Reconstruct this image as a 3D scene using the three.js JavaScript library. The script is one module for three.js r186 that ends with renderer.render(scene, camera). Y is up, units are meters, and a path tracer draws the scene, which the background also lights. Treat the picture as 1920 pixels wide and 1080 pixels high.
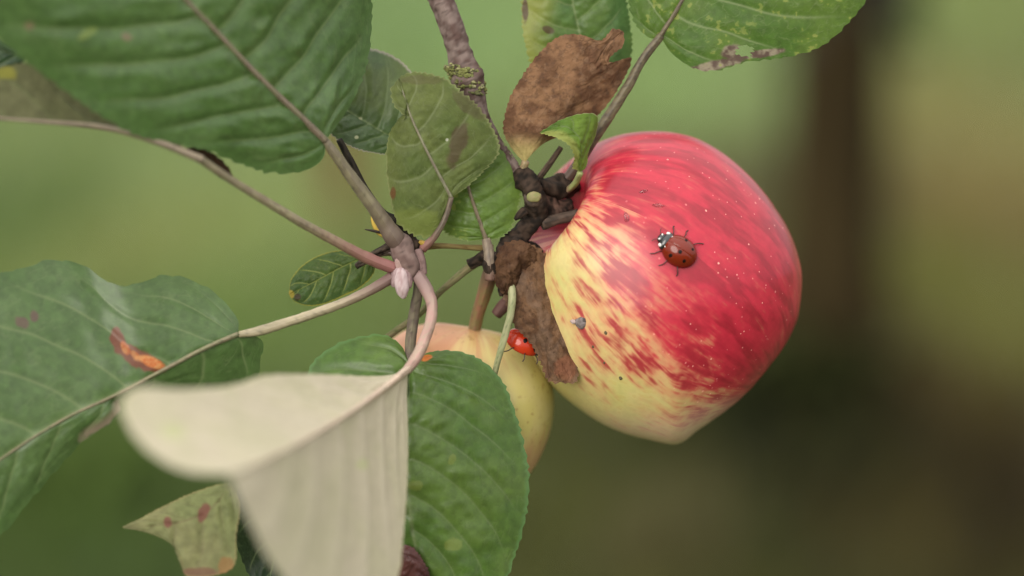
import * as THREE from 'three';
import { mergeGeometries } from 'three/addons/utils/BufferGeometryUtils.js';

// ------------------------------------------------------------------ camera, sky, sun, exposure
const scene = new THREE.Scene();
const D = 0.75, PX = 0.00015;                       // focal-plane distance; metres per photo pixel there
const camera = new THREE.PerspectiveCamera(2 * Math.atan(540 * PX / D) * 180 / Math.PI, 16 / 9, 0.02, 400);
camera.position.set(0, 1.35, 0);
camera.rotation.set(-14 * Math.PI / 180, 0, 0);
camera.focus = D - 0.003;
camera.userData.fStop = 3.4;
camera.updateMatrixWorld(true);
scene.add(camera);

const SKY = { zenith: 1.15, horizon: 0.38 };
{
  const w = 256, h = 128, a = new Float32Array(w * h * 4);
  for (let y = 0; y < h; y++) for (let x = 0; x < w; x++) {
    const el = ((y + 0.5) / h - 0.5) * Math.PI, s = Math.max(0, Math.sin(el)), i = (y * w + x) * 4;
    const l = el < 0 ? 0.2 : SKY.horizon + (SKY.zenith - SKY.horizon) * Math.pow(s, 1.15);
    a[i] = l * 1.01; a[i + 1] = l; a[i + 2] = l * 0.98; a[i + 3] = 1;
  }
  const t = new THREE.DataTexture(a, w, h, THREE.RGBAFormat, THREE.FloatType);
  t.mapping = THREE.EquirectangularReflectionMapping; t.magFilter = THREE.LinearFilter; t.minFilter = THREE.LinearFilter; t.needsUpdate = true;
  scene.background = t; scene.environment = t;
}
const sun = new THREE.DirectionalLight(new THREE.Color(1.0, 0.95, 0.87), 1.5);
sun.position.set(-1.6, 2.8, 2.4); sun.target.position.set(0, 1.1, -0.75);
sun.shadow.radius = 78; sun.castShadow = true;
sun.shadow.mapSize.set(2048, 2048); Object.assign(sun.shadow.camera, { left: -6, right: 6, top: 6, bottom: -6, near: 0.1, far: 30 });
scene.add(sun, sun.target);

const renderer = new THREE.WebGLRenderer({ antialias: true });
renderer.toneMapping = THREE.LinearToneMapping;
renderer.toneMappingExposure = 1.95;
renderer.shadowMap.enabled = true;
renderer.setSize(1024, 576);

// ------------------------------------------------------------------ small tools
let seed = 7;
const rnd = () => { seed = (seed + 0x6d2b79f5) | 0; let t = Math.imul(seed ^ (seed >>> 15), 1 | seed); t = (t + Math.imul(t ^ (t >>> 7), 61 | t)) ^ t; return ((t ^ (t >>> 14)) >>> 0) / 4294967296; };
const clamp = (x, a = 0, b = 1) => Math.min(b, Math.max(a, x));
const mix = (a, b, t) => a + (b - a) * t;
const smooth = (a, b, x) => { const t = clamp((x - a) / (b - a)); return t * t * (3 - 2 * t); };
const gauss = (x) => Math.exp(-x * x);
function hash(x, y, z) { let h = Math.imul(x, 374761393) + Math.imul(y, 668265263) + Math.imul(z, 2147483647 ^ 0x5bd1e995) | 0; h = Math.imul(h ^ (h >>> 13), 1274126177); return ((h ^ (h >>> 16)) >>> 0) / 4294967296; }
function noise(x, y, z = 0) {
  const X = Math.floor(x), Y = Math.floor(y), Z = Math.floor(z); let u = x - X, v = y - Y, w = z - Z;
  u = u * u * (3 - 2 * u); v = v * v * (3 - 2 * v); w = w * w * (3 - 2 * w);
  const l = (k) => mix(mix(hash(X, Y, Z + k), hash(X + 1, Y, Z + k), u), mix(hash(X, Y + 1, Z + k), hash(X + 1, Y + 1, Z + k), u), v);
  return w === 0 ? l(0) : mix(l(0), l(1), w);
}
const fbm = (x, y, z = 0, n = 3) => { let s = 0, a = 0.5, t = 0; for (let i = 0; i < n; i++) { s += a * noise(x, y, z); t += a; a *= 0.5; x = x * 2.03 + 17.1; y = y * 2.03 + 5.7; z = z * 2.03; } return s / t; };
const lin = (r, g, b) => [r, g, b].map((c) => { c /= 255; return c <= 0.04045 ? c / 12.92 : ((c + 0.055) / 1.055) ** 2.4; });
const mixc = (a, b, t) => [mix(a[0], b[0], t), mix(a[1], b[1], t), mix(a[2], b[2], t)];

// a spot seen at photo position (x, y), d photo-pixels of depth in front of the plane of focus, as a point of the place
function at(x, y, d) {
  const z = D - d * PX, s = PX * z / D;
  return new THREE.Vector3((x - 960) * s, (540 - y) * s, -z).applyMatrix4(camera.matrixWorld);
}
const MM = 1 / 0.15;                                // photo pixels per millimetre

function tag(o, label, category, group, kind) {
  if (label) o.userData.label = label;
  if (category) o.userData.category = category;
  if (group) o.userData.group = group;
  if (kind) o.userData.kind = kind;
  o.traverse((m) => { if (m.isMesh) { m.castShadow = true; m.receiveShadow = true; } });
  return o;
}
const used = {};
const numbered = (n) => { const k = used[n] = (used[n] ?? -1) + 1; return k ? n + '_' + String(k).padStart(3, '0') : n; };
function group(name, pos) { const g = new THREE.Group(); g.name = numbered(name); g.position.copy(pos); g.userData.origin = pos.clone(); scene.add(g); return g; }
// geometry given in the place's own coordinates, hung under a parent with its own origin
function part(name, geom, mat, parent, origin, label) {
  const po = parent.userData.origin ?? new THREE.Vector3(), o = origin ?? po;
  geom.translate(-o.x, -o.y, -o.z);
  const m = new THREE.Mesh(geom, mat); m.name = numbered(name); m.position.copy(o).sub(po); m.userData.origin = o.clone();
  m.castShadow = m.receiveShadow = true;
  if (label) m.userData.label = label;
  parent.add(m); return m;
}
function clean(root) { root.traverse((o) => { delete o.userData.origin; }); }

// smooth curve through points with any number of entries, resampled evenly along its length
function curve(pts, n) {
  const dim = pts[0].length, fine = [], K = 24, P = (i) => pts[clamp(i, 0, pts.length - 1)];
  for (let i = 0; i < pts.length - 1; i++) for (let k = 0; k < K; k++) {
    const t = k / K, a = P(i - 1), b = P(i), c = P(i + 1), d = P(i + 2), q = [];
    const len = (p, r) => Math.hypot(r[0] - p[0], r[1] - p[1]) || 1e-6, l0 = len(a, b), l1 = len(b, c), l2 = len(c, d);
    for (let j = 0; j < dim; j++) {
      const m1 = (i === 0 ? c[j] - b[j] : ((b[j] - a[j]) / l0 + (c[j] - b[j]) / l1) * 0.5 * l1), m2 = (i === pts.length - 2 ? c[j] - b[j] : ((c[j] - b[j]) / l1 + (d[j] - c[j]) / l2) * 0.5 * l1);
      const t2 = t * t, t3 = t2 * t;
      q.push((2 * t3 - 3 * t2 + 1) * b[j] + (t3 - 2 * t2 + t) * m1 + (-2 * t3 + 3 * t2) * c[j] + (t3 - t2) * m2);
    }
    fine.push(q);
  }
  fine.push(pts[pts.length - 1]);
  const L = [0]; for (let i = 1; i < fine.length; i++) L.push(L[i - 1] + Math.hypot(fine[i][0] - fine[i - 1][0], fine[i][1] - fine[i - 1][1], dim > 2 ? fine[i][2] - fine[i - 1][2] : 0));
  const out = []; let j = 0;
  for (let i = 0; i <= n; i++) {
    const s = L[L.length - 1] * i / n; while (j < fine.length - 2 && L[j + 1] < s) j++;
    const t = clamp((s - L[j]) / (L[j + 1] - L[j] || 1)); out.push(fine[j].map((v, k) => mix(v, fine[j + 1][k], t)));
  }
  return out;
}
function gridGeometry(nu, nv, point, { uv = true, keep, color } = {}) {
  const pos = new Float32Array((nu + 1) * (nv + 1) * 3), uvs = new Float32Array((nu + 1) * (nv + 1) * 2), cols = color && new Float32Array(pos.length), idx = [];
  for (let i = 0; i <= nu; i++) for (let j = 0; j <= nv; j++) {
    const k = i * (nv + 1) + j, p = point(i, j); pos.set([p.x, p.y, p.z], k * 3); uvs.set([i / nu, j / nv], k * 2);
    if (color) cols.set(color(i, j), k * 3);
  }
  for (let i = 0; i < nu; i++) for (let j = 0; j < nv; j++) {
    if (keep && !keep(i, j)) continue;
    const a = i * (nv + 1) + j, b = a + 1, c = a + nv + 1, d = c + 1; idx.push(a, c, b, b, c, d);
  }
  const g = new THREE.BufferGeometry();
  g.setAttribute('position', new THREE.BufferAttribute(pos, 3)); g.setAttribute('uv', new THREE.BufferAttribute(uvs, 2));
  if (color) g.setAttribute('color', new THREE.BufferAttribute(cols, 3));
  g.setIndex(idx); g.computeVertexNormals(); return g;
}
// a stalk, twig or vein: points [x, y, depth mm, radius px]; uneven skin, closed ends, colour along and around it
function stalk(pts, { c1, c2, c3, rough = 0.06, freq = 0.06, sides = 14, lump = 0, groove = 0.05, seed = 0, step = 5 }) {
  const L = pts.reduce((s, p, i) => i ? s + Math.hypot(p[0] - pts[i - 1][0], p[1] - pts[i - 1][1]) : 0, 0), n = Math.max(8, Math.round(L / step));
  const c = curve(pts.map((p) => [p[0], p[1], p[2] * MM, p[3]]), n);
  const T = (i) => { const a = c[Math.max(0, i - 1)], b = c[Math.min(n, i + 1)]; return new THREE.Vector3(b[0] - a[0], b[1] - a[1], b[2] - a[2]).normalize(); };
  const frames = []; let N = new THREE.Vector3(0, 0, 1);
  for (let i = 0; i <= n; i++) { const t = T(i); N = N.clone().addScaledVector(t, -N.dot(t)).normalize(); if (N.lengthSq() < 0.5) N.set(1, 0, 0); frames.push([N, new THREE.Vector3().crossVectors(t, N)]); }
  const rows = n + 2;                               // one extra ring at each end closes it
  const s3 = (i, j) => { const k = clamp(i - 1, 0, n), a = j / sides * Math.PI * 2; return [k, a]; };
  return gridGeometry(rows, sides, (i, j) => {
    const [k, a] = s3(i, j), p = c[k], [n1, n2] = frames[k];
    const ca = Math.cos(a), sa = Math.sin(a);
    let r = i === 0 || i === rows ? 0 : p[3] * (1 + rough * 2 * (fbm(k * step * freq + seed, ca * 1.5 + 9, sa * 1.5 + 9) - 0.5) + groove * Math.cos(4 * a + 2 * noise(k * step * 0.02, seed)) + lump * 2 * (noise(k * step * 0.045 + seed * 3, ca * 1.1 + 5, sa * 1.1 + 5) - 0.5));
    return at(p[0] + r * (n1.x * ca + n2.x * sa), p[1] + r * (n1.y * ca + n2.y * sa), p[2] + r * (n1.z * ca + n2.z * sa));
  }, { color: (i, j) => {
    const [k, a] = s3(i, j), u = k / n, f = smooth(0.3, 0.7, fbm(k * step * freq * 1.3 + seed + 31, Math.cos(a) * 2 + 4, Math.sin(a) * 2 + 4));
    let q = mixc(c1, c2, f); const g = fbm(k * step * 0.018 + seed, Math.cos(a) * 5 + 7, Math.sin(a) * 5 + 7, 2), sp = smooth(0.66, 0.74, fbm(k * step * 0.22 + seed, Math.cos(a) * 4, Math.sin(a) * 4, 2)); q = q.map((v) => v * (0.72 + 0.56 * g) * (1 - 0.35 * sp)); if (c3) q = mixc(q, c3, smooth(0.5, 1, u)); return q;
  } });
}
function lumpBall(x, y, d, rx, ry, rz, rough, sd, c1, c2, turn = 0) {
  const A = Math.max(rx, ry) < 6 ? 8 : 18, B = A === 8 ? 10 : 24, ct = Math.cos(turn), st = Math.sin(turn), f = (i, j) => { const th = i / A * Math.PI, ph = j / B * Math.PI * 2; return [Math.sin(th) * Math.cos(ph), Math.cos(th), Math.sin(th) * Math.sin(ph)]; };
  return gridGeometry(A, B, (i, j) => { const [a, b, c] = f(i, j), k = 1 + rough * 2 * (fbm(a * 2.2 + sd, b * 2.2 + 7, c * 2.2 + 3) - 0.5), X = a * rx * k, Y = b * ry * k; return at(x + X * ct - Y * st, y + X * st + Y * ct, d * MM + c * rz * k); },
    { color: (i, j) => { const [a, b, c] = f(i, j); return mixc(c1, c2, smooth(0.3, 0.7, fbm(a * 3 + sd, b * 3 + 2, c * 3 + 8))); } });
}
const vertexMat = (rough, extra = {}) => new THREE.MeshPhysicalMaterial({ vertexColors: true, roughness: rough, ...extra });
function tex(data, w, h, srgb, ch = 4) {
  const t = new THREE.DataTexture(data, w, h, THREE.RGBAFormat, data instanceof Float32Array ? THREE.FloatType : THREE.UnsignedByteType);
  t.magFilter = THREE.LinearFilter; t.minFilter = THREE.LinearFilter; t.wrapS = t.wrapT = THREE.ClampToEdgeWrapping; if (srgb) t.colorSpace = THREE.SRGBColorSpace; t.needsUpdate = true; return t;
}
const toS = (c) => 255 * (c <= 0.0031308 ? 12.92 * c : 1.055 * Math.pow(Math.max(c, 0), 1 / 2.4) - 0.055);

// ------------------------------------------------------------------ ground and everything far behind
const K = 0.64;
const fwd = new THREE.Vector3();
function groundAt(x, y) { const p = at(x, y, 0), o = camera.position; fwd.copy(p).sub(o); const t = -o.y / fwd.y; return [o.x + fwd.x * t, o.z + fwd.z * t]; }
// ground cover: where it grows (seen at x, y), and its colour with shade and sky brightness painted in
const COVER_AND_SHADE = [
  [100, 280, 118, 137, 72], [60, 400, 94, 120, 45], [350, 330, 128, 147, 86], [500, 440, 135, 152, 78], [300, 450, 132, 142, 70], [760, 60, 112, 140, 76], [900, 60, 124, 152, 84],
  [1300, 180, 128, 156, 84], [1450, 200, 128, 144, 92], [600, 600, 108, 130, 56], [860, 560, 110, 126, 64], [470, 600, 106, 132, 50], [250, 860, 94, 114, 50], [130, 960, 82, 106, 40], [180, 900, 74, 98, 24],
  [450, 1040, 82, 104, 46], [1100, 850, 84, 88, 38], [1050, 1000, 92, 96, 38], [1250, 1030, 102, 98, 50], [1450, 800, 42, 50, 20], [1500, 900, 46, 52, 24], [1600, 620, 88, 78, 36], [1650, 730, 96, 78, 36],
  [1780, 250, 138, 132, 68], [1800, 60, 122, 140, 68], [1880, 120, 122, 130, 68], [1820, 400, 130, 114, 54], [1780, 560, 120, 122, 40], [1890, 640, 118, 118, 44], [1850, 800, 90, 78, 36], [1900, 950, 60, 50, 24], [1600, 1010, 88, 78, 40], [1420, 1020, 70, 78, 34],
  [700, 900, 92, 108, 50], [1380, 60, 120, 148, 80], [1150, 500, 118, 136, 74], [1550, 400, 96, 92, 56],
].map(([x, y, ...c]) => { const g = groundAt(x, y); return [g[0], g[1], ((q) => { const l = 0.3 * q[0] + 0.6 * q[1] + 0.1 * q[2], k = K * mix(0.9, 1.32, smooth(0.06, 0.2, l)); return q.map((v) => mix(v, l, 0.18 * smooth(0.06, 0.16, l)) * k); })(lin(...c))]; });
function coverShadeColor(x, z) {
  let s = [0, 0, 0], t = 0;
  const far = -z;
  for (const [gx, gz, c] of COVER_AND_SHADE) { const sx = 0.30 * far / 5, sz = 0.55 * (far / 5) ** 2, d2 = ((x - gx) / sx) ** 2 + ((z - gz) / sz) ** 2, w = 1 / (0.03 + d2 * d2); s[0] += c[0] * w; s[1] += c[1] * w; s[2] += c[2] * w; t += w; }
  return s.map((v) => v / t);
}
const groundY = (x, z) => 0.05 * (fbm(x * 0.6 + 40, z * 0.6 + 40) - 0.5);
{
  const n = 150, side = 150, axis = (k) => { const t = k / n * 2 - 1; return Math.sign(t) * (6 * Math.abs(t) + (side - 6) * Math.abs(t) ** 6); };
  const g = gridGeometry(n, n, (i, j) => { const x = axis(j), z = axis(i) - 6; return new THREE.Vector3(x, groundY(x, z), z); },
    { color: (i, j) => { const x = axis(j), z = axis(i) - 6, f = 0.75 + 0.5 * fbm(x * 5, z * 5); return coverShadeColor(x, Math.min(z, -1.5)).map((v) => v * f * 0.8); } });
  const m = new THREE.Mesh(g, vertexMat(0.95)); m.name = 'ground'; scene.add(m); tag(m, 'orchard ground under the grass', 'ground', null, 'structure');
}
{ // grass: countless blades
  const blade = (() => {
    const n = 4, pts = []; for (let i = 0; i <= n; i++) { const t = i / n; pts.push([0.5 * (1 - t * t * 0.96), t - 0.18 * t * t, 0.42 * t * t]); }
    return gridGeometry(n, 1, (i, j) => new THREE.Vector3((j ? 1 : -1) * pts[i][0] * 0.07, pts[i][1], pts[i][2]));
  })();
  const N = 110000, im = new THREE.InstancedMesh(blade, new THREE.MeshPhysicalMaterial({ color: 0xffffff, roughness: 0.9, transmission: 0.3, thickness: 0, specularIntensity: 0.3 }), N), o = new THREE.Object3D(), col = new THREE.Color();
  for (let i = 0; i < N; i++) {
    const u = rnd(), z = -(2.6 + 9.4 * u ** 1.35), x = (rnd() * 2 - 1) * (0.9 + 0.36 * -z), c = coverShadeColor(x, z), lum = c[0] + c[1] + c[2], v = 0.65 + 0.7 * rnd(), y = 0.9 + 0.2 * rnd();
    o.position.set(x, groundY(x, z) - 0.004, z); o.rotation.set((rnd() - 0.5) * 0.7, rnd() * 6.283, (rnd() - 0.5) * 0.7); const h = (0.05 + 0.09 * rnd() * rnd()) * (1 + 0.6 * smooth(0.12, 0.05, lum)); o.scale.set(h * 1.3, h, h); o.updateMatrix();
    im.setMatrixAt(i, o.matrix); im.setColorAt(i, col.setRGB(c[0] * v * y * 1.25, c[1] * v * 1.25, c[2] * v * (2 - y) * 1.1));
  }
  im.name = 'grass'; scene.add(im); tag(im, 'blurred meadow grass behind the apple branch', 'grass', null, 'stuff');
}
const foliageLeaf = (() => { const n = 4; return gridGeometry(n, 2, (i, j) => { const t = i / n, w = Math.sin(Math.PI * Math.min(1, t * 0.94 + 0.03)) * 0.3; return new THREE.Vector3((j - 1) * w, 0.12 * Math.abs(j - 1) * w, t); }); })();
// an orchard tree: tapered trunk with limbs, a crown of single leaves round its boughs
function tree(label, x, z, r, h, lean, dark, crownR, nLeaves) {
  const g = group('apple_tree', new THREE.Vector3(x, 0, z));
  const ring = (pts, sides, sd, c1, c2, flare) => { const c = curve(pts, 40); return gridGeometry(40, sides, (i, j) => { const a = j / sides * 6.2832, p = c[i], k = p[3] * (1 + 0.16 * (fbm(Math.cos(a) * 2.2 + sd, Math.sin(a) * 2.2 + sd, p[1] * 3) - 0.5) * 2 + (flare ? 0.35 * gauss(p[1] / 0.16) * (1 + 0.4 * Math.sin(a * 4 + sd)) : 0)); return new THREE.Vector3(p[0] + k * Math.cos(a), p[1], p[2] + k * Math.sin(a)); },
    { color: (i, j) => mixc(c1, c2, smooth(0.3, 0.7, fbm(Math.cos(j / sides * 6.283) * 4 + sd, Math.sin(j / sides * 6.283) * 4, c[i][1] * 5))) }); };
  const b1 = dark[0], b2 = dark[1], bark = vertexMat(0.95, { specularIntensity: 0.15 });
  const tr = new THREE.Mesh(ring([[0, -0.05, 0, r * 1.12], [lean * 0.3, h * 0.4, 0, r], [lean, h, 0, r * 0.85]], 28, x * 7 + 3, b1, b2, true), bark); tr.name = numbered('trunk'); g.add(tr);
  const clumps = [];
  for (let k = 0; k < 5; k++) {
    const a = k * 1.257 + x, e = [lean + Math.cos(a) * crownR * 0.7, h + 0.5 + 0.5 * rnd(), Math.sin(a) * crownR * 0.7];
    const limb = new THREE.Mesh(ring([[lean, h - 0.05, 0, r * 0.6], [lean + Math.cos(a) * crownR * 0.3, h + 0.35, Math.sin(a) * crownR * 0.3, r * 0.4], [...e, r * 0.15]], 12, k + x, b1, b2), bark); limb.name = numbered('limb'); tr.add(limb); clumps.push(e);
  }
  const im = new THREE.InstancedMesh(foliageLeaf, new THREE.MeshPhysicalMaterial({ roughness: 0.9, transmission: 0.35, thickness: 0 }), nLeaves), o = new THREE.Object3D(), col = new THREE.Color();
  for (let i = 0; i < nLeaves; i++) {
    const e = clumps[i % 5], a = rnd() * 6.283, q = Math.cbrt(rnd()) * crownR * 0.75, ph = Math.acos(2 * rnd() - 1);
    o.position.set(e[0] + q * Math.sin(ph) * Math.cos(a), Math.max(h - 0.1, e[1] + 0.25 + q * 0.75 * Math.cos(ph)), e[2] + q * Math.sin(ph) * Math.sin(a)); o.rotation.set(rnd() * 6, rnd() * 6, rnd() * 6); o.scale.setScalar(0.07 + 0.05 * rnd()); o.updateMatrix(); im.setMatrixAt(i, o.matrix);
    const v = 0.6 + 0.8 * rnd(); im.setColorAt(i, col.setRGB(0.05 * v, 0.1 * v, 0.03 * v));
  }
  im.name = numbered('crown'); im.userData.kind = 'stuff'; g.add(im);
  return tag(g, label, 'tree');
}
{
  const [x, z] = groundAt(1550, 770);
  const t = tree('blurred brown tree trunk standing behind the large red apple', x, z, 0.088, 2.1, 0.0, [[0.010, 0.007, 0.003], [0.045, 0.032, 0.013]], 1.0, 3000);
  // dark leaves added round the upper trunk only to darken it
  const n = 420, im = new THREE.InstancedMesh(foliageLeaf, new THREE.MeshPhysicalMaterial({ roughness: 0.6 }), n), o = new THREE.Object3D(), c = new THREE.Color();
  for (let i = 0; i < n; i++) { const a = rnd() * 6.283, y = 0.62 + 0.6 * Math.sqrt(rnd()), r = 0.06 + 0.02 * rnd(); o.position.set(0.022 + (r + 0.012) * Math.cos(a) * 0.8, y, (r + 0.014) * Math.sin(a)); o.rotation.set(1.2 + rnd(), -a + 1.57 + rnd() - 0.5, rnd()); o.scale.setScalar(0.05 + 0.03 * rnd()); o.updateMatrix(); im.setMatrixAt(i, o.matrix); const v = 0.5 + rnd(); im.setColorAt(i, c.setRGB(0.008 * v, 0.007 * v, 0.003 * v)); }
  im.name = 'added_dark_leaves'; im.userData.kind = 'stuff'; t.add(im);
}
{ // reddish dock standing in the grass
  const [x, z] = groundAt(645, 470), g = group('dock_plant', new THREE.Vector3(x, 0, z)), brown = [[0.13, 0.045, 0.02], [0.22, 0.09, 0.035]];
  const st = []; for (let k = 0; k < 3; k++) st.push([(k - 1) * 0.018, (k - 1) * 0.01, 0.34 + 0.05 * (k % 2)]);
  for (const [dx, dz, h] of st) {
    const c = new THREE.CatmullRomCurve3([new THREE.Vector3(dx * 0.3, 0, dz * 0.3), new THREE.Vector3(dx, h * 0.5, dz), new THREE.Vector3(dx * 1.6, h, dz)]);
    const s = new THREE.Mesh(new THREE.TubeGeometry(c, 12, 0.004, 8), new THREE.MeshStandardMaterial({ color: new THREE.Color(0.14, 0.06, 0.03), roughness: 0.8 })); s.name = numbered('stem'); g.add(s);
    const seeds = []; for (let i = 0; i < 150; i++) { const t = 0.25 + 0.75 * rnd(), p = c.getPoint(t), a = rnd() * 6.283, q = 0.028 * (1.1 - t) + 0.012 * rnd(), b = new THREE.IcosahedronGeometry(0.0055 + 0.003 * rnd(), 0); b.scale(1, 0.7, 0.5); b.rotateY(a); b.translate(p.x + q * Math.cos(a), p.y, p.z + q * Math.sin(a)); const cc = mixc(brown[0], brown[1], rnd()), arr = new Float32Array(b.attributes.position.count * 3); for (let k = 0; k < arr.length; k += 3) arr.set(cc, k); b.setAttribute('color', new THREE.BufferAttribute(arr, 3)); seeds.push(b); }
    const m = new THREE.Mesh(mergeGeometries(seeds), vertexMat(0.9)); m.name = numbered('seed_head'); m.userData.kind = 'stuff'; g.add(m);
  }
  tag(g, 'rusty brown seed heads blurred in the grass left of the leaf whorl', 'weed');
}
// low weeds, darkened to paint in shade under the tree; pale straw stalks
function weed(name, label, cat, px, py, n, h, spread, c1, c2, leaf, grp) {
  const [x, z] = groundAt(px, py), g = group(name, new THREE.Vector3(x, 0, z)), parts = [];
  for (let i = 0; i < n; i++) {
    const b = leaf ? foliageLeaf.clone() : new THREE.CylinderGeometry(0.003, 0.006, 1, 5).translate(0, 0.5, 0).toNonIndexed(), s = (0.5 + rnd()) * h, a = rnd() * 6.283, q = Math.sqrt(rnd()) * spread;
    const gg = b.index ? b.toNonIndexed() : b; gg.deleteAttribute('uv');
    if (leaf) { gg.scale(s * 0.5, s * 0.5, s * 0.5); gg.rotateX(-0.9 * rnd()); } else { gg.scale(1.2, s, 1.2); gg.rotateX(0.35 * rnd()); }
    gg.rotateY(a); gg.translate(q * Math.cos(a * 3.1), leaf ? rnd() * h : 0, q * Math.sin(a * 3.1));
    const cc = mixc(c1, c2, rnd()), arr = new Float32Array(gg.attributes.position.count * 3); for (let k = 0; k < arr.length; k += 3) arr.set(cc, k); gg.setAttribute('color', new THREE.BufferAttribute(arr, 3)); parts.push(gg);
  }
  const m = new THREE.Mesh(mergeGeometries(parts), vertexMat(0.95, { specularIntensity: 0.1 })); m.name = numbered(leaf ? 'leaves' : 'stalks'); m.userData.kind = 'stuff'; g.add(m);
  return tag(g, label, cat, grp);
}
weed('weed_clump', 'blurred weed clump coloured dark for shade low right beneath the large apple', 'weed', 1460, 830, 170, 0.16, 0.13, [0.020, 0.026, 0.008], [0.042, 0.046, 0.015], true);
weed('weed_clump', 'dark green blurred weed clump in the bottom left corner of the meadow', 'weed', 170, 930, 110, 0.09, 0.16, [0.045, 0.08, 0.012], [0.08, 0.12, 0.03], true);
weed('dry_grass_tuft', 'pale blurred straw tuft at the bottom below the large apple', 'grass tuft', 1250, 1060, 34, 0.12, 0.09, [0.07, 0.066, 0.028], [0.11, 0.10, 0.045], false);

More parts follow.
